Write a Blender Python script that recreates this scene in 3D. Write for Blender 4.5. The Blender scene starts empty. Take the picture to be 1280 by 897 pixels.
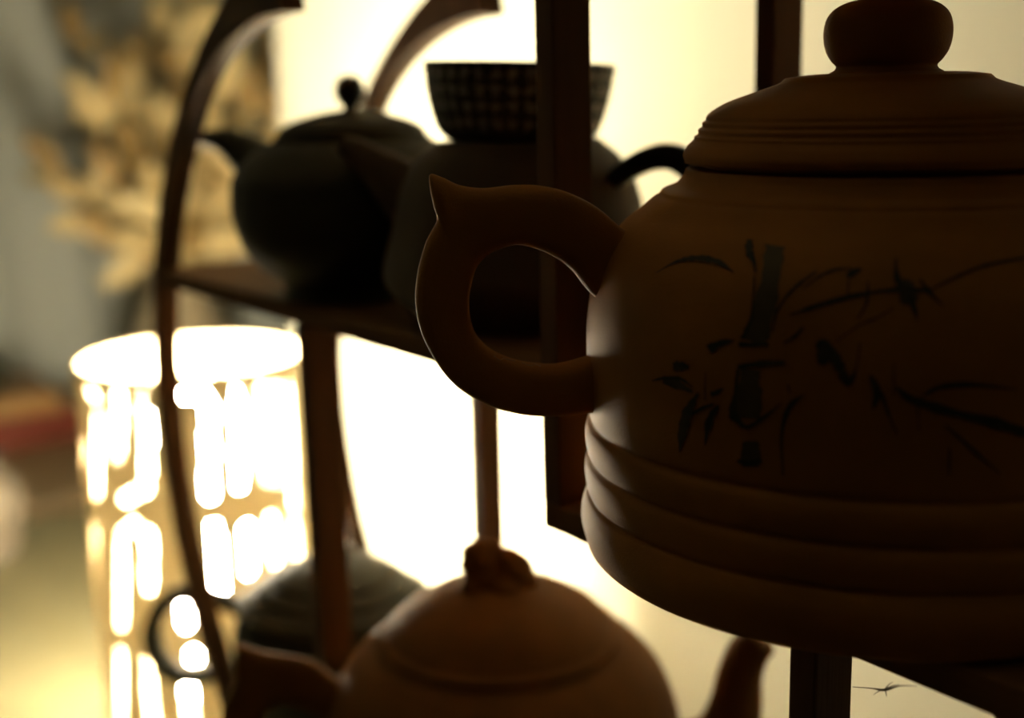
import bpy, bmesh, math, random
from mathutils import Vector, Matrix
from mathutils.bvhtree import BVHTree
random.seed(7)
S = bpy.context.scene
COL = S.collection
CAMZ = 1.16            # height of the lens above the floor; the table top is 0.41 m lower
PI = math.pi

# ------------------------------------------------------------------ camera
F = 1570.0
pitch = math.atan(334 / 1570.0); roll = 0.0235; th = math.radians(36)
f0 = Vector((-math.cos(th), math.sin(th), 0)); r0 = Vector((math.sin(th), math.cos(th), 0)); zz = Vector((0, 0, 1))
FW = math.cos(pitch) * f0 - math.sin(pitch) * zz
UP = math.cos(pitch) * zz + math.sin(pitch) * f0
RR = math.cos(roll) * r0 - math.sin(roll) * UP
UU = math.sin(roll) * r0 + math.cos(roll) * UP
cd = bpy.data.cameras.new('camera'); cam = bpy.data.objects.new('camera', cd); COL.objects.link(cam)
m = Matrix(((RR.x, UU.x, -FW.x, 0), (RR.y, UU.y, -FW.y, 0), (RR.z, UU.z, -FW.z, CAMZ), (0, 0, 0, 1)))
cam.matrix_world = m
cd.sensor_fit = 'HORIZONTAL'; cd.sensor_width = 36.0; cd.lens = F / 1280 * 36
cd.clip_start = 0.01
cd.dof.use_dof = True; cd.dof.focus_distance = 0.277; cd.dof.aperture_fstop = 6.2
S.camera = cam

# ------------------------------------------------------------------ world, exposure
W = bpy.data.worlds.new('world'); S.world = W; W.use_nodes = True
W.node_tree.nodes['Background'].inputs[0].default_value = (1.0, 0.72, 0.42, 1)
W.node_tree.nodes['Background'].inputs[1].default_value = 0.003
S.view_settings.view_transform = 'Standard'; S.view_settings.look = 'None'
S.view_settings.gamma = 1; S.view_settings.use_curve_mapping = False
S.view_settings.exposure = 0.35
LAMP_POWER = 325.0      # radiance of the frosted tube inside the fretwork lamp

def ray(px, py):
    return FW + (px - 640) / F * RR - (py - 448.5) / F * UU
CAM = Vector((0, 0, CAMZ))

# ------------------------------------------------------------------ materials
def mat(name, col, rough=.6, var=.25, scale=60, stretch=(1, 1, 1), bump=.15, bscale=None, col2=None, spec=.4, coat=0.0):
    M = bpy.data.materials.new(name); M.use_nodes = True
    nt = M.node_tree; b = nt.nodes['Principled BSDF']
    tc = nt.nodes.new('ShaderNodeTexCoord'); mp = nt.nodes.new('ShaderNodeMapping')
    mp.inputs['Scale'].default_value = stretch
    nt.links.new(tc.outputs['Object'], mp.inputs[0])
    n = nt.nodes.new('ShaderNodeTexNoise'); n.inputs['Scale'].default_value = scale; n.inputs['Detail'].default_value = 6
    nt.links.new(mp.outputs[0], n.inputs[0])
    cr = nt.nodes.new('ShaderNodeValToRGB')
    c2 = col2 or tuple(c * (1 - var) for c in col)
    cr.color_ramp.elements[0].color = (*c2, 1); cr.color_ramp.elements[0].position = .3
    cr.color_ramp.elements[1].color = (*col, 1); cr.color_ramp.elements[1].position = .7
    nt.links.new(n.outputs[0], cr.inputs[0]); nt.links.new(cr.outputs[0], b.inputs['Base Color'])
    b.inputs['Roughness'].default_value = rough
    b.inputs['Specular IOR Level'].default_value = spec
    b.inputs['Coat Weight'].default_value = coat
    if bump:
        n2 = nt.nodes.new('ShaderNodeTexNoise'); n2.inputs['Scale'].default_value = bscale or scale * 8; n2.inputs['Detail'].default_value = 3
        nt.links.new(mp.outputs[0], n2.inputs[0])
        bp = nt.nodes.new('ShaderNodeBump'); bp.inputs['Strength'].default_value = bump; bp.inputs['Distance'].default_value = .0004
        nt.links.new(n2.outputs[0], bp.inputs['Height']); nt.links.new(bp.outputs[0], b.inputs['Normal'])
    return M
def emit(name, col, s):
    M = bpy.data.materials.new(name); M.use_nodes = True
    b = M.node_tree.nodes['Principled BSDF']
    b.inputs['Base Color'].default_value = (*col, 1); b.inputs['Emission Color'].default_value = (*col, 1)
    b.inputs['Emission Strength'].default_value = s; b.inputs['Roughness'].default_value = .5
    return M
M_clay = mat('red_brown_clay', (.41, .165, .022), .68, .22, 45, bump=.25, bscale=1500, spec=.2)
M_clay2 = mat('warm_brown_clay', (.27, .115, .028), .75, .25, 45, bump=.2, bscale=1500, spec=.15)
M_olive = mat('olive_black_clay', (.055, .050, .022), .68, .3, 60, bump=.2, bscale=1500)
M_umber = mat('umber_clay', (.115, .070, .030), .65, .3, 60, bump=.2, bscale=1500)
M_green = mat('grey_green_clay', (.06, .057, .034), .7, .3, 60, bump=.2, bscale=1500)
M_black = mat('black_glazed_clay', (.018, .018, .013), .35, .3, 60, bump=.1)
M_bowl = mat('dark_bowl_clay', (.055, .05, .032), .5, .3, 70, bump=.15)
M_mark = mat('pale_slip_marks', (.55, .50, .43), .7, .3, 300, bump=0)
M_ink = mat('dark_green_paint', (.024, .030, .014), .7, .35, 260, bump=0, col2=(.070, .046, .016))
M_wash = mat('olive_wash_paint', (.105, .072, .024), .6, .35, 160, bump=0)
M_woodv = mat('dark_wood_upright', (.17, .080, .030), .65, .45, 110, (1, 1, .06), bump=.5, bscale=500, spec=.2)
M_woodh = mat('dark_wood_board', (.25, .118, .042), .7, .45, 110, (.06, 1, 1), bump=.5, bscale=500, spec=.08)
M_wall = mat('cream_wall_paint', (.85, .81, .63), .85, .03, 6, bump=.1, bscale=300)
M_ceil = mat('white_ceiling_paint', (.6, .56, .46), .9, .03, 6, bump=0)
M_floor = mat('brown_floor', (.22, .13, .07), .5, .3, 8, (.2, 3, 1), bump=.1)
M_table = mat('honey_table_wood', (.19, .165, .085), .6, .12, 12, (.15, 2, 2), bump=.1)
M_cab = mat('walnut_cabinet', (.30, .20, .10), .5, .3, 12, (.3, 2, 2), bump=.1)
M_shade = mat('tan_fretwork_shade', (.62, .50, .30), .6, .15, 40, bump=.1)
# the shade is thin and lets a trace of the lamp's light through
nt = M_shade.node_tree; tr = nt.nodes.new('ShaderNodeBsdfTranslucent'); tr.inputs[0].default_value = (.82, .74, .52, 1)
mx = nt.nodes.new('ShaderNodeMixShader'); mx.inputs[0].default_value = .075
nt.links.new(nt.nodes['Principled BSDF'].outputs[0], mx.inputs[1]); nt.links.new(tr.outputs[0], mx.inputs[2])
nt.links.new(mx.outputs[0], nt.nodes['Material Output'].inputs['Surface'])
M_brass = mat('dull_brass', (.45, .32, .14), .35, .2, 50, bump=0)
M_curtain = mat('pale_curtain_cloth', (.86, .87, .75), .9, .05, 25, (1, 1, .1), bump=.2)
M_gold = mat('golden_dry_leaf', (.90, .74, .38), .6, .3, 30, bump=.2, col2=(.82, .60, .25))
M_gold2 = mat('brown_dry_leaf', (.52, .34, .12), .6, .3, 30, bump=.2)
M_stem = mat('dry_stem', (.40, .26, .10), .8, .3, 30, bump=0)
M_vase = mat('sand_vase', (.45, .36, .22), .5, .2, 30, bump=.1)
M_red = mat('red_book_cover', (.17, .025, .008), .5, .2, 30, bump=.1)
M_orange = mat('orange_book_cover', (.36, .18, .04), .5, .2, 30, bump=.1)
M_dark = mat('dark_green_cover', (.06, .065, .035), .5, .2, 30, bump=.1)
M_paper = mat('book_pages', (.75, .68, .5), .8, .1, 60, (1, 1, 20), bump=0)
M_jar = mat('grey_brown_jar', (.16, .13, .095), .25, .2, 30, bump=.05, coat=.3)
M_web = mat('dust_thread', (.20, .15, .09), .9, .2, 60, bump=0)
M_lint = mat('pale_lint', (.62, .52, .40), .9, .2, 60, bump=0)
M_tube = emit('frosted_lamp_tube', (1.0, .90, .66), LAMP_POWER)

# ------------------------------------------------------------------ helpers
def tag(o, label=None, cat=None, group=None, kind=None):
    if label: o['label'] = label
    if cat: o['category'] = cat
    if group: o['group'] = group
    if kind: o['kind'] = kind
    return o
def thing(name, loc, label, cat, rz=0.0, group=None):
    o = bpy.data.objects.new(name, None); COL.objects.link(o)
    o.location = loc; o.rotation_euler = (0, 0, rz); o.empty_display_size = .02
    return tag(o, label, cat, group)
def mesh(name, verts, faces, material, parent=None, smooth=True):
    me = bpy.data.meshes.new(name); me.from_pydata([tuple(v) for v in verts], [], faces); me.validate()
    bm = bmesh.new(); bm.from_mesh(me); bmesh.ops.recalc_face_normals(bm, faces=bm.faces); bm.to_mesh(me); bm.free()
    for p in me.polygons: p.use_smooth = smooth
    me.materials.append(material)
    o = bpy.data.objects.new(name, me); COL.objects.link(o); o.parent = parent
    return o
def from_bm(name, bm, material, parent=None, smooth=False):
    me = bpy.data.meshes.new(name); bmesh.ops.recalc_face_normals(bm, faces=bm.faces); bm.to_mesh(me); bm.free()
    for p in me.polygons: p.use_smooth = smooth
    me.materials.append(material)
    o = bpy.data.objects.new(name, me); COL.objects.link(o); o.parent = parent
    return o
def box(name, x0, x1, y0, y1, z0, z1, material, parent=None, bev=.0008, origin=None):
    """bevelled box given by its extents; origin: local offset subtracted"""
    bm = bmesh.new(); bmesh.ops.create_cube(bm, size=1)
    o = origin or Vector((0, 0, 0))
    for v in bm.verts:
        v.co = Vector(((x0 + x1) / 2 + v.co.x * (x1 - x0), (y0 + y1) / 2 + v.co.y * (y1 - y0), (z0 + z1) / 2 + v.co.z * (z1 - z0))) - o
    if bev: bmesh.ops.bevel(bm, geom=list(bm.edges), offset=bev, segments=2, affect='EDGES', profile=.6)
    return from_bm(name, bm, material, parent)
def catmull(pts, n):
    out = []
    P = [Vector(p) for p in pts]
    for i in range(len(P) - 1):
        a = P[max(i - 1, 0)]; b = P[i]; c = P[i + 1]; d = P[min(i + 2, len(P) - 1)]
        for k in range(n):
            t = k / n
            out.append(.5 * ((2 * b) + (c - a) * t + (2 * a - 5 * b + 4 * c - d) * t * t + (3 * b - a - 3 * c + d) * t ** 3))
    out.append(P[-1]); return out
def lathe(name, prof, material, parent=None, seg=72, n=4, loc=(0, 0, 0)):
    """prof: (r, h) from the bottom to the top; ends with r = 0 close on the axis"""
    pr = catmull([(r, h, 0) for r, h in prof], n) if n > 1 else [Vector((r, h, 0)) for r, h in prof]
    V = []; Fc = []; rows = []
    for p in pr:
        r = max(p.x, 0)
        if r < 1e-5:
            rows.append([len(V)]); V.append((loc[0], loc[1], p.y + loc[2]))
        else:
            rows.append(list(range(len(V), len(V) + seg)))
            for k in range(seg):
                a = 2 * PI * k / seg; V.append((loc[0] + r * math.cos(a), loc[1] + r * math.sin(a), p.y + loc[2]))
    for A, B in zip(rows, rows[1:]):
        if len(A) == 1 and len(B) == 1: continue
        for k in range(seg):
            l = (k + 1) % seg
            if len(A) == 1: Fc.append((A[0], B[k], B[l]))
            elif len(B) == 1: Fc.append((A[k], A[l], B[0]))
            else: Fc.append((A[k], A[l], B[l], B[k]))
    return mesh(name, V, Fc, material, parent)
def skin(name, rings, material, parent=None, cap=True):
    V = []; Fc = []; n = len(rings[0])
    for R in rings: V += [tuple(p) for p in R]
    for i in range(len(rings) - 1):
        for k in range(n):
            l = (k + 1) % n
            Fc.append((i * n + k, i * n + l, (i + 1) * n + l, (i + 1) * n + k))
    if cap: Fc.append(tuple(range(n))[::-1]); Fc.append(tuple(range((len(rings) - 1) * n, len(rings) * n)))
    return mesh(name, V, Fc, material, parent)
def strap_handle(name, outer, inner, az, half, material, parent, n=5, seg=20, power=3.2):
    """a loop handle: matching outer / inner points (radial mm, height mm) in the vertical plane of azimuth az"""
    d = Vector((az[0], az[1], 0)).normalized(); nrm = Vector((-d.y, d.x, 0))
    O = catmull([(a / 1000, b / 1000, 0) for a, b in outer], n); I = catmull([(a / 1000, b / 1000, 0) for a, b in inner], n)
    rings = []
    for i, (o, q) in enumerate(zip(O, I)):
        c = (o + q) / 2; e = (o - q) / 2; L = e.length
        R = []
        for k in range(seg):
            a = 2 * PI * k / seg; ca, sa = math.cos(a), math.sin(a)
            x = math.copysign(abs(ca) ** (2 / power), ca); y = math.copysign(abs(sa) ** (2 / power), sa)
            # pointed thumb rests get thinner outwards
            hw = half * (1 - .45 * max(0, x) * min(1, max(0, (L - .0075) / .006)))
            w = c + e * x
            R.append(d * w.x + zz * w.y + nrm * (y * hw))
        rings.append(R)
    return skin(name, rings, material, parent)
def tube(name, pts, radii, material, parent=None, seg=14, n=5, cap=True, flat=1.0):
    P = catmull(pts, n); RA = catmull([(r, 0, 0) for r in radii], n)
    rings = []; prev = None
    for i, p in enumerate(P):
        t = (P[min(i + 1, len(P) - 1)] - P[max(i - 1, 0)]).normalized()
        if prev is None:
            s = t.cross(zz)
            if s.length < 1e-3: s = t.cross(Vector((1, 0, 0)))
        else: s = prev - t * prev.dot(t)
        s.normalize(); prev = s; b = t.cross(s)
        r = RA[i].x
        rings.append([p + s * (r * math.cos(2 * PI * k / seg)) + b * (r * flat * math.sin(2 * PI * k / seg)) for k in range(seg)])
    return skin(name, rings, material, parent, cap)
def az_pts(az, pts):
    d = Vector((az[0], az[1], 0)).normalized()
    return [d * (a / 1000) + zz * (b / 1000) for a, b in pts]
def Z(z): return z + CAMZ

# ================================================================== THE SETTING
TABLE = Z(-.41)
WALL_Y = .49
wb = box('wall_back', -1.009, 2.2, WALL_Y, WALL_Y + .12, 0, 2.5, M_wall, bev=.004); tag(wb, kind='structure')
wl = box('wall_left', -2.35, -2.25, -2.0, 2.6, 0, 2.5, M_wall, bev=0); tag(wl, kind='structure')
wf = box('wall_far', -2.25, 2.2, 2.5, 2.6, 0, 2.5, M_wall, bev=0); tag(wf, kind='structure')
fl = box('floor', -2.35, 2.2, -2.0, 2.6, -.05, 0, M_floor, bev=0); tag(fl, kind='structure')
ce = box('ceiling', -2.35, 2.2, -2.0, 2.6, 2.5, 2.55, M_ceil, bev=0); tag(ce, kind='structure')

# curtain with soft vertical folds in front of the far left wall
V = []; Fc = []
ny, nz = 220, 6
for j in range(nz + 1):
    z = .03 + (2.42 - .03) * j / nz
    for i in range(ny + 1):
        y = -.55 + 2.35 * i / ny
        s = math.sin(y * 52) * .5 + math.sin(y * 31 + 1.3) * .35 + math.sin(y * 87 + .6) * .15
        V.append((-2.13 + .014 * s * (1 - .25 * j / nz), y, z))
for j in range(nz):
    for i in range(ny):
        a = j * (ny + 1) + i; Fc.append((a, a + 1, a + ny + 2, a + ny + 1))
ct = thing('curtain', (-2.13, .6, .03), 'pale green-cream curtain hanging in soft vertical folds behind the golden leaves', 'curtain')
o = mesh('cloth', [Vector(v) - Vector((-2.13, .6, .03)) for v in V], Fc, M_curtain, ct)
sol = o.modifiers.new('thick', 'SOLIDIFY'); sol.thickness = .003
tube('curtain_rod', [Vector((0, -1.2, 2.40)), Vector((0, 0, 2.40)), Vector((0, 1.25, 2.40))], [.012] * 3, M_brass, ct, seg=12, n=2)
for yy in (-1.1, 0.1, 1.15):
    box('rod_bracket', -.125, .0, yy - .01, yy + .01, 2.385, 2.415, M_brass, ct, bev=.002)

# ------------------------------------------------------------------ table under everything
tb = thing('table', (-.4, .26, 0), 'long honey-coloured wooden table lit yellow by the fretwork lamp', 'table')
T0 = Vector((-.4, .26, 0))
box('table_top', -1.26, .7, .04, .485, TABLE - .03, TABLE, M_table, tb, .003, T0)
for x in (-1.2, .64):
    for y in (.08, .445):
        box('leg', x - .025, x + .025, y - .025, y + .025, 0, TABLE - .03, M_table, tb, .003, T0)
box('apron', -1.17, .61, .065, .085, TABLE - .10, TABLE - .03, M_table, tb, .002, T0)
box('apron', -1.17, .61, .44, .46, TABLE - .10, TABLE - .03, M_table, tb, .002, T0)

# low walnut cabinet beyond the table
cb = thing('cabinet', (-1.66, .55, 0), 'dark walnut cabinet beyond the table end carrying books and vase', 'cabinet')
C0 = Vector((-1.66, .55, 0)); CT = Z(-.43)
box('body', -1.92, -1.40, .12, 1.0, .06, CT - .025, M_cab, cb, .003, C0)
box('cabinet_top', -1.94, -1.38, .10, 1.02, CT - .025, CT, M_cab, cb, .003, C0)
for y in (.14, .57):
    dr = box('door', -1.402, -1.385, y, y + .41, .10, CT - .05, M_cab, cb, .003, C0)
    lathe('knob', [(0, 0), (.012, .0), (.014, .008), (.008, .014), (0, .016)], M_brass, dr, seg=16, n=1,
          loc=(-1.385 + 1.66, (y + (.36 if y < .3 else .05)) - .55, .45))
for x in (-1.88, -1.44):
    for y in (.16, .96):
        box('foot', x - .02, x + .02, y - .02, y + .02, 0, .06, M_cab, cb, .002, C0)

def book(x, y, z, lx, ly, h, m_, rz, label):
    b = thing('book', (x, y, z), label, 'book', rz, 'books on the walnut cabinet')
    box('cover', -lx / 2, lx / 2, -ly / 2, ly / 2, 0, .004, m_, b, .001)
    box('cover', -lx / 2, lx / 2, -ly / 2, ly / 2, h - .004, h, m_, b, .001)
    box('spine', lx / 2 - .004, lx / 2, -ly / 2, ly / 2, .002, h - .002, m_, b, .001)
    box('pages', -lx / 2 + .004, lx / 2 - .003, -ly / 2 + .004, ly / 2 - .004, .0035, h - .0035, M_paper, b, 0)
    return b
book(-1.70, .36, CT, .17, .23, .040, M_red, .08, 'thick red book lying flat at the bottom of the stack')
book(-1.705, .355, CT + .040, .16, .21, .026, M_orange, -.05, 'orange book lying on top of the thick red book')

# small dark pot plant-like object on the books: a squat dark covered jar
dj = thing('covered_jar', (-1.70, .375, CT + .066), 'small dark green covered jar standing on the orange book', 'jar')
lathe('body', [(0, 0), (.022, 0), (.034, .012), (.036, .026), (.026, .04), (.02, .044), (0, .044)], M_dark, dj, seg=32)
ld = lathe('lid', [(0, .043), (.023, .043), (.021, .05), (.008, .056), (.006, .060), (.009, .066), (.006, .073), (0, .075)], M_dark, dj, seg=32)

# grey jar on the table at the left
jr = thing('ginger_jar', (-1.185, .250, TABLE), 'shiny grey-brown rounded jar at the far end of the table', 'jar')
lathe('body', [(0, 0), (.030, 0), (.033, .006), (.039, .03), (.042, .05), (.036, .072), (.024, .082), (.022, .09), (.025, .094), (.020, .094), (0, .09)], M_jar, jr, seg=40)

# ------------------------------------------------------------------ dried golden leaves
VX, VY = -1.56, .60
vs = thing('vase', (VX, VY, CT), 'sand-coloured vase behind the fretwork lamp holding dried golden leaves', 'vase')
lathe('body', [(0, 0), (.045, 0), (.05, .01), (.07, .06), (.072, .10), (.05, .16), (.032, .20), (.036, .22), (.030, .22), (.027, .20), (.04, .16), (.06, .10), (.055, .05), (0, .02)], M_vase, vs, seg=40)
bq = thing('dried_leaf_branches', (VX, VY, CT + .03), 'spray of large golden dried leaves spreading from the sand vase', 'dried leaves')
def leaf_mesh(L, wd):
    V = []; Fc = []; n = 7
    for i in range(n + 1):
        t = i / n; w = wd * math.sin(PI * min(1, t * .93 + .05)) ** .8 * (1 - .25 * t); c = .18 * L * t * t
        V += [(-w, t * L, .25 * w - c), (0, t * L, -c), (w, t * L, .25 * w - c)]
    for i in range(n):
        a = i * 3; Fc += [(a, a + 1, a + 4, a + 3), (a + 1, a + 2, a + 5, a + 4)]
    me = bpy.data.meshes.new('leaf'); me.from_pydata(V, [], Fc)
    for p in me.polygons: p.use_smooth = True
    return me
LM = []
for (L, wd, mm) in ((.070, .017, M_gold), (.058, .015, M_gold), (.062, .015, M_gold2), (.052, .014, M_gold2)):
    me = leaf_mesh(L, wd); me.materials.append(mm); LM.append(me)
base = Vector((VX, VY, CT + .03))
def pix_at(px, py, t):
    d = ray(px, py); return CAM + d * (t / d.dot(f0))
tips = [(75, 215), (100, 55), (150, 130), (175, 90), (205, 35), (130, 190), (110, 250), (150, 300), (200, 180), (240, 20),
        (250, 110), (275, 60), (300, 20), (300, 140), (330, 80), (335, 190), (265, 240), (215, 270), (185, 340), (320, 270), (350, 130), (360, 40), (290, 330), (235, 380), (120, 150), (225, 150), (260, 170), (180, 230), (240, 310), (310, 210), (285, 100), (230, 70), (265, 290), (205, 310), (325, 330), (170, 270), (300, 240), (255, 60)]
for (px, py) in tips:
    t = 1.62 + random.uniform(-.10, .10)
    tip = pix_at(px, py, t) - base
    mid = Vector((tip.x * .35, tip.y * .35, max(.2, tip.z * .55)))
    neck = Vector((random.uniform(-.008, .008), random.uniform(-.008, .008), .19))
    root = Vector((random.uniform(-.02, .02), random.uniform(-.02, .02), .006))
    st = tube('stem', [root, neck, mid, tip], [.0022, .002, .0016, .001], M_stem, bq, seg=6, n=4)
    path = catmull([neck, mid, tip], 8)
    for k in range(7):
        q = path[min(len(path) - 1, int(len(path) * (.42 + .58 * k / 6)))]
        if q.length < .21: continue
        dirv = (tip - mid).normalized()
        side = Vector((random.gauss(0, 1), random.gauss(0, 1), random.gauss(0, .7))).normalized()
        yv = (dirv * .8 + side * .8).normalized() if k < 6 else dirv
        zv = (Vector((.85, -.5, .2)) + Vector((random.gauss(0, .35), random.gauss(0, .35), random.gauss(0, .35))))
        zv = (zv - yv * zv.dot(yv)).normalized(); xv = yv.cross(zv)
        me = LM[random.choice((0, 0, 0, 0, 1, 1, 1, 1, 2, 3))] if k < 6 else LM[random.choice((1, 2, 3))]
        lo = bpy.data.objects.new('leaf', me); COL.objects.link(lo); lo.parent = bq
        lo.matrix_local = Matrix(((xv.x, yv.x, zv.x, q.x), (xv.y, yv.y, zv.y, q.y), (xv.z, yv.z, zv.z, q.z), (0, 0, 0, 1)))

# ------------------------------------------------------------------ fretwork lamp
LT = .75
LC = pix_at(240, 443, LT); LX, LY, LTOP = LC.x, LC.y, LC.z
LR = 145 / F * LT * .985
lp = thing('table_lamp', (LX, LY, TABLE), 'tall tan cylinder lamp with glowing cut-out slots on the table', 'lamp')
H = LTOP - TABLE
lathe('base', [(0, 0), (LR + .004, 0), (LR + .006, .004), (LR + .004, .012), (LR - .002, .014), (0, .014)], M_shade, lp, n=1)
lathe('bulb_holder', [(0, .012), (.016, .012), (.016, .035), (.012, .04), (0, .04)], M_brass, lp, n=1, seg=24)
lathe('frosted_tube', [(0, .038), (.024, .04), (.028, .05), (.028, H - .035), (.024, H - .02), (0, H - .015)], M_tube, lp, n=1, seg=24)
vdir = -f0; vang = math.atan2(vdir.y, vdir.x)       # azimuth that faces the photographer
rdir = r0
segs_px = [  # slots traced as centre lines: (x0, y0, x1, y1)
    (112, 490, 118, 498), (108, 555, 107, 608), (122, 520, 120, 618), (148, 492, 147, 570), (181, 494, 185, 608), (185, 608, 156, 624),
    (230, 494, 252, 494), (252, 494, 262, 508), (262, 508, 262, 618), (299, 490, 300, 605), (328, 486, 332, 600), (346, 486, 348, 600), (362, 486, 368, 630),
    (118, 658, 118, 768), (152, 668, 151, 780), (152, 668, 168, 656), (168, 656, 186, 670), (186, 670, 185, 734), (268, 660, 277, 738),
    (310, 660, 312, 714), (340, 650, 345, 700), (368, 650, 372, 700), (228, 760, 231, 780), (241, 818, 242, 824),
    (113, 812, 115, 905), (150, 816, 150, 905), (185, 824, 189, 905), (233, 854, 240, 905)]
segs = []
for (xa, ya, xb, yb) in segs_px:
    q = []
    for (px, py) in ((xa, ya), (xb, yb)):
        # meet the lamp's cylinder
        d = ray(px, py); ox, oy = -LX, -LY
        a = d.x * d.x + d.y * d.y; b = 2 * (ox * d.x + oy * d.y); c = ox * ox + oy * oy - LR * LR
        disc = b * b - 4 * a * c
        k = (-b - math.sqrt(max(disc, 0))) / (2 * a)
        P = CAM + d * k
        an = math.atan2(P.y - LY, P.x - LX) - vang
        an = (an + PI) % (2 * PI) - PI
        q.append((an * LR, P.z - TABLE))
    segs.append((q[0], q[1]))
for k in range(15):         # the half turned to the wall: three rows of plain slots
    u = (PI / 2 + math.radians(14) + math.radians(152) * k / 14) * LR
    for (za, zb) in ((.03, .085), (.105, .165), (.185, .232)):
        segs.append(((u, za), (u, zb)))
NA, NZ = 260, 140
def dseg(u, v, a, b):
    best = 9
    for sh in (-2 * PI * LR, 0, 2 * PI * LR):
        ax, ay = a[0] + sh, a[1]; bx, by = b[0] + sh, b[1]
        dx, dy = bx - ax, by - ay; L2 = dx * dx + dy * dy + 1e-12
        t = max(0, min(1, ((u - ax) * dx + (v - ay) * dy) / L2))
        best = min(best, math.hypot(u - ax - dx * t, v - ay - dy * t))
    return best
V = []; Fc = []
for j in range(NZ + 1):
    z = .012 + (H - .012) * j / NZ
    for i in range(NA):
        a = vang + 2 * PI * i / NA - PI
        V.append((LR * math.cos(a), LR * math.sin(a), z))
for j in range(NZ):
    zc = .012 + (H - .012) * (j + .5) / NZ
    for i in range(NA):
        u = (2 * PI * (i + .5) / NA - PI) * LR
        if any(dseg(u, zc, a, b) < .0031 for a, b in segs if min(a[1], b[1]) - .01 < zc < max(a[1], b[1]) + .01): continue
        Fc.append((j * NA + i, j * NA + (i + 1) % NA, (j + 1) * NA + (i + 1) % NA, (j + 1) * NA + i))
sh = mesh('fretwork_shade', V, Fc, M_shade, lp)
sol = sh.modifiers.new('thick', 'SOLIDIFY'); sol.thickness = .0025; sol.offset = -1

# ================================================================== THE CURIO STAND
ST = thing('curio_stand', (-.3, .247, TABLE), 'dark wooden curio stand with round side frames and staggered shelves', 'display stand')
S0 = Vector((-.3, .247, TABLE))
A_B, A_T = Z(-.0805), Z(-.0735)       # middle shelf under two teapots
B_B, B_T = Z(-.1175), Z(-.1100)       # shelf under the big teapot
D_B, D_T = Z(-.2925), Z(-.2850)       # bottom board
TB_B, TB_T = Z(.041), Z(.049)         # top board
Y1, Y2 = .2, .294
PX, PY = .0075, .0125
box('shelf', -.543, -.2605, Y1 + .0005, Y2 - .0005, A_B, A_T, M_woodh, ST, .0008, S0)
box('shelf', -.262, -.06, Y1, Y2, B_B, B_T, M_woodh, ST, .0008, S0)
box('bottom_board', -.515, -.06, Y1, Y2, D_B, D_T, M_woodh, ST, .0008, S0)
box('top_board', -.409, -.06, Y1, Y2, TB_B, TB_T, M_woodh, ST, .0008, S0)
def posts(xn, z0, z1, ys=('f', 'r'), xr=None, name='post'):
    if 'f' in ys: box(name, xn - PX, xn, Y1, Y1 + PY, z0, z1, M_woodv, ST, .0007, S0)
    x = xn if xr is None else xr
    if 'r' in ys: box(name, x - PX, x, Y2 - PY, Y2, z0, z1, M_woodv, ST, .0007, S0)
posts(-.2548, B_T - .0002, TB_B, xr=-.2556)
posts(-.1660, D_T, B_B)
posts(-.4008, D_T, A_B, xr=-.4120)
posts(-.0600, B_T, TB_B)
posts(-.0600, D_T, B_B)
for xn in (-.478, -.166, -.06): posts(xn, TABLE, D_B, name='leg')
# two bent round frames, front and rear, thicker at the top ends
CX, CZ, RO = -.361, Z(-.139), .197
for (ya, yb) in ((Y1 - .0003, Y1 + .0092), (Y2 - .0092, Y2 + .0003)):
    rings = []
    a0 = math.radians(104.5); a1 = math.radians(180 + 49.6); n = 84
    for i in range(n + 1):
        a = a0 + (a1 - a0) * i / n
        s = max(0.0, 1 - (a - a0) / math.radians(28))
        ri = .1882 - .0150 * s ** 1.5
        c, q = math.cos(a), math.sin(a); bv = .0007
        R = []
        for (r, y) in ((ri, ya + bv), (ri + bv, ya), (RO - bv, ya), (RO, ya + bv), (RO, yb - bv), (RO - bv, yb), (ri + bv, yb), (ri, yb - bv)):
            R.append(Vector((CX + r * c, y, CZ + r * q)) - S0)
        rings.append(R)
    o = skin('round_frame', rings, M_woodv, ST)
    for p in o.data.polygons: p.use_smooth = len(p.vertices) == 4
    o.data.set_sharp_from_angle(angle=math.radians(30))

# ================================================================== THE BIG TEAPOT
BX, BY = -.1842, .2399
big = thing('teapot', (BX, BY, B_T), 'large red-brown clay teapot with ringed base and painted bamboo', 'teapot')
prof = [(0, .0005), (.05, .0), (.064, .0003), (.0680, .0018), (.0688, .0040), (.0690, .0046), (.0697, .0075), (.0696, .0108), (.0686, .0137), (.0677, .0148), (.0684, .0162), (.0688, .0195),
        (.0685, .0222), (.0675, .0239), (.0682, .0252), (.0686, .0285), (.0682, .0312), (.0671, .0328), (.0676, .0345), (.0679, .0400), (.0681, .0525), (.0671, .0625), (.0644, .0719), (.0600, .0784), (.0553, .0823),
        (.0524, .0848), (.0508, .0858), (.0500, .0868), (.0470, .0880), (.0452, .0900), (.0447, .0912), (.0440, .0918), (.0412, .0919), (.0410, .0925), (.0408, .0939), (0, .0940)]
body = lathe('body', prof, M_clay, big, seg=128, n=5)
lid = lathe('lid', [(0, .0929), (.0405, .0929), (.0444, .0931), (.0451, .0939), (.0452, .0950), (.0444, .0966), (.0437, .0973), (.0428, .0982), (.0427, .0988), (.0418, .0994), (.0418, .1004), (.0409, .1010), (.0409, .1019), (.0401, .1025), (.0399, .1034), (.0386, .1046), (.0348, .1066), (.0280, .1089),
        (.0238, .1103), (.0226, .1112), (.0215, .1116), (.0150, .1122), (0, .1124)], M_clay, big, seg=112, n=4)
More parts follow.
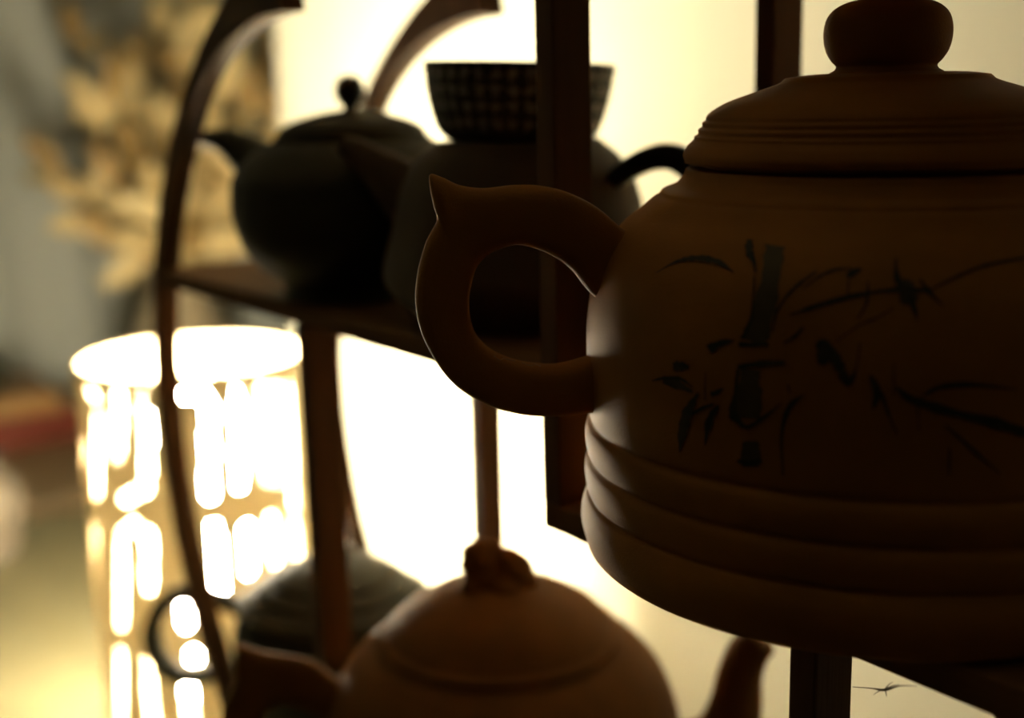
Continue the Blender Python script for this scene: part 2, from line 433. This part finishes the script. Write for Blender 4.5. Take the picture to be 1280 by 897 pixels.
lathe('knob', [(0, .1118), (.0118, .1120), (.0113, .1130), (.0110, .1138), (.0121, .1150), (.0133, .1170), (.0139, .1195), (.0139, .1222), (.0131, .1248), (.0112, .1267), (.0082, .1279), (.0045, .1283), (0, .1284)], M_clay, lid, seg=64, n=4)
HO = [(54, 74), (60.7, 79.4), (66.1, 84.1), (72.5, 87.5), (78.8, 89.2), (85.1, 89.5), (91.4, 89.0), (96.8, 89.8), (100.8, 91.7), (103.6, 92.1), (103.0, 85.8), (102.3, 82.1), (104.9, 77.3), (107.2, 69.6), (107.7, 62.3), (106.1, 54.8), (101.6, 46.7), (95.5, 41.1), (86.3, 37.1), (76.9, 35.9), (68.5, 36.3), (60, 36)]
HI = [(61, 59), (67.7, 64.4), (71.8, 69.7), (76.3, 73.3), (80.9, 75.3), (84.5, 76.0), (87.6, 75.5), (90.6, 74.2), (92.4, 72.6), (93.6, 71.0), (94.3, 69.2), (94.9, 67.2), (95.4, 64.6), (95.5, 61.3), (94.9, 57.5), (93.1, 54.1), (89.9, 51.3), (85.1, 49.1), (80.1, 48.1), (74.9, 47.9), (68.3, 49.4), (60, 52.5)]
hnd = strap_handle('handle', HO, HI, (-.530, -.848), .0052, M_clay, big)
tube('spout', az_pts((.530, .848), [(55, 48), (70, 56), (82, 70), (92, 88), (98, 92)]), [.017, .014, .0105, .0085, .008], M_clay, big, seg=24)
# brush painting, traced on the surface of the body
bm = bmesh.new(); bm.from_mesh(body.data); bm.transform(Matrix.Translation((BX, BY, B_T))); bvh = BVHTree.FromBMesh(bm); bm.free()
def stroke_mesh(name, strokes, material, parent, off):
    V = []; Fc = []
    for st in strokes:
        P = catmull([(x, y, w) for x, y, w in st], 6)
        prev = None; ok = []
        for i, p in enumerate(P):
            t = P[min(i + 1, len(P) - 1)] - P[max(i - 1, 0)]; t = Vector((t.x, t.y)).normalized()
            nn = Vector((-t.y, t.x)); w = max(p.z, 1.5) / 2 * random.uniform(.75, 1.2)
            row = []
            for s in (-1, 0, 1):
                px = 760 + (p.x + nn.x * w * s) / 2.462; py = 240 + (p.y + nn.y * w * s) / 2.462
                hit, nor, idx, dist = bvh.ray_cast(CAM, ray(px, py).normalized())
                if hit is None: row = None; break
                if nor.dot(ray(px, py)) > 0: nor = -nor
                row.append(hit + nor * off - Vector((BX, BY, B_T)))
            ok.append(row)
        for i in range(len(ok)):
            if ok[i] is None: prev = None; continue
            cur = len(V); V += ok[i]
            if prev is not None:
                Fc += [(prev, prev + 1, cur + 1, cur), (prev + 1, prev + 2, cur + 2, cur + 1)]
            prev = cur
    return mesh(name, V, Fc, material, parent)
wash = [[(515, 165, 58), (495, 300, 62), (470, 400, 72), (450, 462, 84)], [(440, 545, 72), (432, 620, 80), (425, 695, 84)],
        [(170, 582, 10), (215, 592, 30), (262, 615, 6)], [(440, 765, 40), (440, 800, 66), (440, 845, 60)], [(905, 270, 30), (920, 305, 60), (930, 345, 40)]]
ink = [[(150, 250, 2), (215, 214, 8), (280, 205, 20), (340, 216, 18), (388, 248, 3)],
       [(437, 148, 14), (436, 185, 26), (450, 215, 12), (456, 248, 6)], [(452, 262, 4), (443, 380, 7), (415, 452, 12)], [(403, 468, 16), (450, 470, 14), (495, 468, 8)],
       [(312, 485, 30), (345, 466, 24), (388, 456, 6)], [(508, 432, 4), (520, 370, 7), (570, 300, 9), (642, 246, 5)], [(600, 300, 3), (645, 265, 6), (700, 240, 8), (748, 238, 4)],
       [(736, 262, 14), (752, 250, 24), (780, 238, 8)], [(560, 377, 5), (640, 352, 15), (730, 326, 15), (850, 304, 12)], [(800, 275, 6), (796, 340, 9), (768, 392, 4)], [(742, 262, 4), (737, 325, 6)],
       [(886, 205, 4), (888, 258, 18), (905, 300, 26), (935, 340, 22), (952, 395, 4)], [(850, 306, 10), (910, 300, 24), (980, 305, 8)], [(960, 270, 8), (985, 305, 14), (1030, 350, 3)],
       [(980, 308, 5), (1080, 258, 9), (1180, 222, 10), (1290, 204, 7)], [(700, 462, 3), (770, 412, 6), (830, 386, 6), (880, 356, 3)], [(538, 466, 4), (580, 440, 11), (603, 412, 4)],
       [(400, 538, 12), (470, 528, 22), (545, 524, 12)], [(402, 545, 12), (392, 620, 10), (386, 680, 26), (400, 700, 20), (430, 722, 14), (490, 686, 10), (535, 648, 4)],
       [(138, 580, 3), (175, 572, 12), (225, 574, 12), (262, 600, 4)], [(202, 536, 24), (225, 535, 32), (252, 538, 14)], [(280, 618, 6), (250, 670, 30), (232, 735, 28), (222, 800, 3)],
       [(342, 655, 6), (315, 700, 24), (300, 778, 3)], [(318, 622, 18), (336, 616, 16), (356, 604, 6)], [(302, 555, 3), (300, 640, 4)], [(250, 690, 6), (290, 665, 12), (330, 650, 5)],
       [(606, 622, 4), (568, 650, 22), (546, 692, 16), (535, 760, 8), (540, 870, 7)], [(555, 592, 8), (562, 622, 3)], [(398, 826, 8), (440, 834, 16), (472, 822, 8)],
       [(650, 455, 26), (668, 490, 50), (655, 530, 20)], [(672, 462, 18), (708, 525, 34), (740, 585, 24), (764, 540, 6), (776, 465, 6)], [(806, 562, 8), (828, 615, 30), (815, 668, 6)],
       [(840, 615, 12), (862, 680, 8), (890, 745, 3)], [(886, 598, 5), (940, 640, 26), (1080, 682, 26), (1200, 712, 34), (1290, 742, 26)], [(962, 632, 3), (1020, 600, 15), (1120, 592, 15), (1255, 606, 5)],
       [(880, 525, 4), (880, 625, 5)], [(952, 660, 6), (957, 735, 3)], [(1035, 715, 5), (1120, 790, 11), (1205, 865, 4)], [(1050, 785, 8), (1050, 868, 5)]]
stroke_mesh('olive_wash', wash, M_wash, body, .00012)
stroke_mesh('bamboo_brushwork', ink, M_ink, body, .00022)

# ================================================================== BLACK TEAPOT ON THE MIDDLE SHELF
KX, KY = -.4172, .232
bk = thing('teapot', (KX, KY, A_T), 'round olive-black teapot with ball knob beside the round frame', 'teapot')
lathe('body', [(0, 0), (.0270, 0), (.0282, .001), (.0280, .0045), (.0292, .0062), (.0340, .0095), (.0395, .0150), (.0432, .0215), (.0455, .0300), (.0458, .0379), (.0441, .0459), (.0372, .0533), (.0295, .0575), (.0270, .0585), (0, .0585)], M_olive, bk)
ld = lathe('lid', [(0, .0582), (.0268, .0582), (.0278, .0592), (.0274, .0606), (.0255, .0625), (.0215, .0645), (.0145, .0665), (.0060, .0682), (0, .0684)], M_olive, bk)
lathe('knob', [(0, .0675), (.0034, .0680), (.0028, .0695), (.0045, .0712), (.0056, .0740), (.0054, .0768), (.0040, .0795), (.0015, .0808), (0, .0810)], M_black, ld, seg=32)
tube('spout', az_pts((-.98, -.2), [(38, 40), (52, 45), (67, 51.5), (80, 56), (93, 57.0), (98, 56.6)]), [.012, .0105, .0082, .0056, .0036, .0028], M_olive, bk, seg=20)
strap_handle('handle', [(40, 52), (50, 57), (62, 57), (71, 48), (72, 36), (66, 24), (52, 15), (40, 16)], [(40, 46), (50, 51), (58, 50), (64, 44), (65, 36), (60, 28), (50, 22), (40, 23)], (.6, .8), .0034, M_olive, bk, power=2)

# ================================================================== UMBER TEAPOT AND BOWL
UX, UY = -.3313, .245
ub = thing('teapot', (UX, UY, A_T), 'umber pear-shaped teapot with black loop handle under the bowl', 'teapot')
lathe('body', [(0, 0), (.030, 0), (.0330, .0020), (.0415, .0085), (.0450, .0145), (.0447, .0200), (.0418, .0300), (.0385, .0430), (.0340, .0515), (.0285, .0565), (.0265, .0580), (.0240, .0583), (0, .0583)], M_umber, ub)
tube('spout', az_pts((-.8, -.6), [(32, 36), (42, 44), (50, 50), (57, 55), (61.5, 57.3)]), [.0125, .0095, .0068, .0046, .0034], M_umber, ub, seg=20)
strap_handle('handle', [(31, 46), (39, 52), (47, 56), (55, 57.5), (63, 55), (70, 47), (71, 36), (64, 24), (52, 16), (40, 14)],
             [(31, 39), (40, 44.5), (48, 48.5), (55, 49.5), (60, 47), (63, 42), (63, 36), (58, 29), (50, 23), (40, 22)], (.95, .31), .0038, M_black, ub, power=2.2)
bw = thing('bowl', (UX, UY, A_T + .0581), 'dark clay tea bowl with rows of pale characters on the umber teapot', 'bowl')
BPR = [(.0225, 0), (.0238, .0008), (.0258, .0030), (.0274, .0070), (.0286, .0110), (.0297, .0165), (.0306, .0235)]
lathe('body', [(0, .0008), (.0180, .0006)] + BPR + [(.0300, .0240), (.0292, .0232), (.0280, .0160), (.0265, .0100), (.0225, .0050), (.0150, .0030), (0, .0026)], M_bowl, bw, n=3)
bw.rotation_mode = 'QUATERNION'; bw.rotation_quaternion = Matrix.Rotation(.045, 3, f0).to_quaternion()
def brad(h):
    for (r1, h1), (r2, h2) in zip(BPR, BPR[1:]):
        if h1 <= h <= h2: return r1 + (r2 - r1) * (h - h1) / (h2 - h1)
    return BPR[-1][0]
V = []; Fc = []
rnd = random.Random(3)
for c in range(36):
    for rw in range(4):
        ac = 2 * PI * c / 36; hc = .0206 - rw * .0050
        for s in range(7):
            hor = s % 2 == 0
            u = rnd.uniform(-.0009, .0009); v = rnd.uniform(-.0011, .0011)
            lu, lv = (rnd.uniform(.0011, .0018), .0003) if hor else (.0003, rnd.uniform(.0010, .0018))
            b0 = len(V)
            for (su, sv) in ((-1, -1), (1, -1), (1, 1), (-1, 1)):
                h = hc + v + sv * lv; r = brad(h) + .00022; a = ac + (u + su * lu) / r
                V.append((r * math.cos(a), r * math.sin(a), h))
            Fc.append((b0, b0 + 1, b0 + 2, b0 + 3))
mk = mesh('character_rows', V, Fc, M_mark, bw, smooth=False)

# ================================================================== BROWN TEAPOT ON THE BOTTOM BOARD
NX, NY = -.3344, .235
nb = thing('teapot', (NX, NY, D_T), 'brown clay teapot with animal-shaped lid knob on the bottom board', 'teapot')
lathe('body', [(0, 0), (.038, 0), (.041, .002), (.042, .006), (.050, .016), (.059, .034), (.0630, .054), (.0618, .072), (.0570, .085), (.0500, .0940), (.0440, .0985), (.0415, .0998), (.0390, .1000), (0, .1000)], M_clay2, nb, seg=96)
ld = lathe('lid', [(0, .0995), (.0400, .0995), (.0418, .1003), (.0420, .1014), (.0410, .1026), (.0392, .1036), (.0380, .1052), (.0330, .1100), (.0225, .1160), (.0110, .1192), (0, .1200)], M_clay2, nb, seg=96)
# crouching animal knob: fused rounded lumps
bm = bmesh.new()
def lump(x, y, z, rx, ry, rz):
    mtx = Matrix.Translation((x, y, z)) @ Matrix.Diagonal((rx, ry, rz, 1))
    bmesh.ops.create_icosphere(bm, subdivisions=3, radius=1, matrix=mtx)
def al(a, h, d, r, q=None, s=None):   # a: along the picture, d: towards the viewer
    p = rdir * a - f0 * d
    lump(p.x, p.y, h, r, q or r, s or r)
al(-.0055, .1215, 0, .0075, None, .0085); al(-.0062, .1292, .001, .0062, None, .0066); al(-.0015, .1318, .001, .0032); al(-.0100, .1310, .001, .0030)
al(.0050, .1225, 0, .0078, None, .0080); al(.0035, .1262, 0, .0060); al(.0090, .1195, .001, .0048); al(-.009, .1190, .004, .0045); al(.002, .1185, .006, .0055)
al(-.0105, .1275, .004, .0030)
kn = from_bm('animal_knob', bm, M_clay2, ld, True)
rm = kn.modifiers.new('fuse', 'REMESH'); rm.mode = 'VOXEL'; rm.voxel_size = .0006; rm.use_smooth_shade = True
sm_ = kn.modifiers.new('soft', 'SMOOTH'); sm_.iterations = 4; sm_.factor = .5
strap_handle('handle', [(50, 82), (57.4, 87.7), (64.2, 94.2), (70, 96.5), (75.7, 98), (82, 99.5), (86.5, 101.5), (90, 103.2), (91, 98), (91.8, 90), (95.6, 82.6), (97, 74), (96, 62), (91, 50), (82, 41), (70, 36), (58, 35), (50, 37)],
             [(52, 68), (60, 72), (65, 75.5), (69, 78), (73, 79.6), (76, 80.2), (78.5, 79.8), (80.5, 78.8), (82, 77.4), (83.2, 75.5), (84, 73), (84.5, 69), (83.5, 61), (80, 55), (74.5, 50.5), (68, 48), (59, 47.5), (50, 48)],
             (-.5, -.866), .0050, M_clay2, nb)
tube('spout', az_pts((.75, .66), [(50, 48), (66, 55), (77, 66), (81, 79), (82.5, 91), (85, 99.5), (89, 105)]), [.020, .0165, .0120, .0092, .0076, .0070, .0062], M_clay2, nb, seg=24)

# ================================================================== GREY-GREEN TEAPOT ON THE BOTTOM BOARD
GX, GY = -.4765, .245
gt = thing('teapot', (GX, GY, D_T), 'low grey-green teapot with stepped lid behind the stand post', 'teapot')
lathe('body', [(0, 0), (.0250, 0), (.0270, .002), (.0350, .010), (.0440, .025), (.0465, .040), (.0450, .055), (.0410, .0640), (.0395, .0650), (0, .0650)], M_green, gt)
ld = lathe('lid', [(0, .0646), (.0400, .0646), (.0412, .0655), (.0405, .0668), (.0370, .0690), (.0345, .0705), (.0335, .0725), (.0300, .0745), (.0275, .0752), (.0268, .0772), (.0200, .0800), (.0140, .0815), (0, .0820)], M_green, gt)
lathe('knob', [(0, .0812), (.0060, .0814), (.0055, .0825), (.0085, .0845), (.0092, .0860), (.0080, .0875), (.0040, .0882), (0, .0883)], M_green, ld, seg=40)
strap_handle('handle', [(40, 50), (60, 55), (80, 56.5), (95, 54), (109, 44), (117, 30), (118, 18), (112, 7), (98, 2), (80, 6), (60, 16), (38, 20)],
             [(40, 43), (62, 47), (80, 48), (93, 46), (103, 39), (109, 30), (110, 21), (106, 14), (97, 11), (82, 14), (62, 23), (38, 27)], (-.9, -.43), .0060, M_green, gt, power=2)

# ================================================================== DUST AND COBWEB
def plane_y(px, py, Y):
    d = ray(px, py); return CAM + d * (Y / d.y)
p0 = plane_y(1066, 858, .2115); p1 = plane_y(1090, 860, .207); p2 = plane_y(1106, 862, .204); p3 = plane_y(1124, 857, .202); p4 = plane_y(1146, 857, .2008)
cw = thing('cobweb_thread', p0, 'thin brown cobweb thread between the stand post and the shelf edge', 'cobweb')
tube('thread', [q - p0 for q in (p0, p1, p2, p3, p4)], [.00007, .00012, .0003, .00014, .00007], M_web, cw, seg=6)
for (dx, dy) in ((-14, 6), (2, 8), (18, -7), (10, -10)):
    e = plane_y(1106 + dx, 862 + dy, .204 + random.uniform(-.001, .001))
    tube('wisp', [p2 - p0, (p2 + e) / 2 - p0 + Vector((0, 0, .0003)), e - p0], [.0002, .0001, .00005], M_web, cw, seg=5)

bm = bmesh.new(); bm.from_mesh(hnd.data); bm.transform(Matrix.Translation((BX, BY, B_T))); hb = BVHTree.FromBMesh(bm); bm.free()
lint = None
for trail in (((617, 441), (625, 446), (630, 444), (638, 446), (642, 441), (644, 447)), ((652, 449), (660, 452), (666, 453), (671, 449), (668, 455), (676, 454))):
    P = []
    for i, (px, py) in enumerate(trail):
        hit, nor, idx, dist = hb.ray_cast(CAM, ray(px, py + 4).normalized())
        if hit: P.append(hit + Vector((0, 0, .00006 + (.0007 if i == 4 else 0))) - ray(px, py).normalized() * .0002)
    if len(P) < 3: continue
    if lint is None:
        L0 = P[0]; lint = thing('dust_lint', L0, 'pale curls of dust lint lying inside the big teapot handle', 'lint')
    tube('fibre', [q - L0 for q in P], [.00006] * len(P), M_lint, lint, seg=5, n=4)
for ob in S.objects:
    if ob.type == 'MESH' and ob.parent is None and not ob.get('kind'): print('untagged', ob.name)
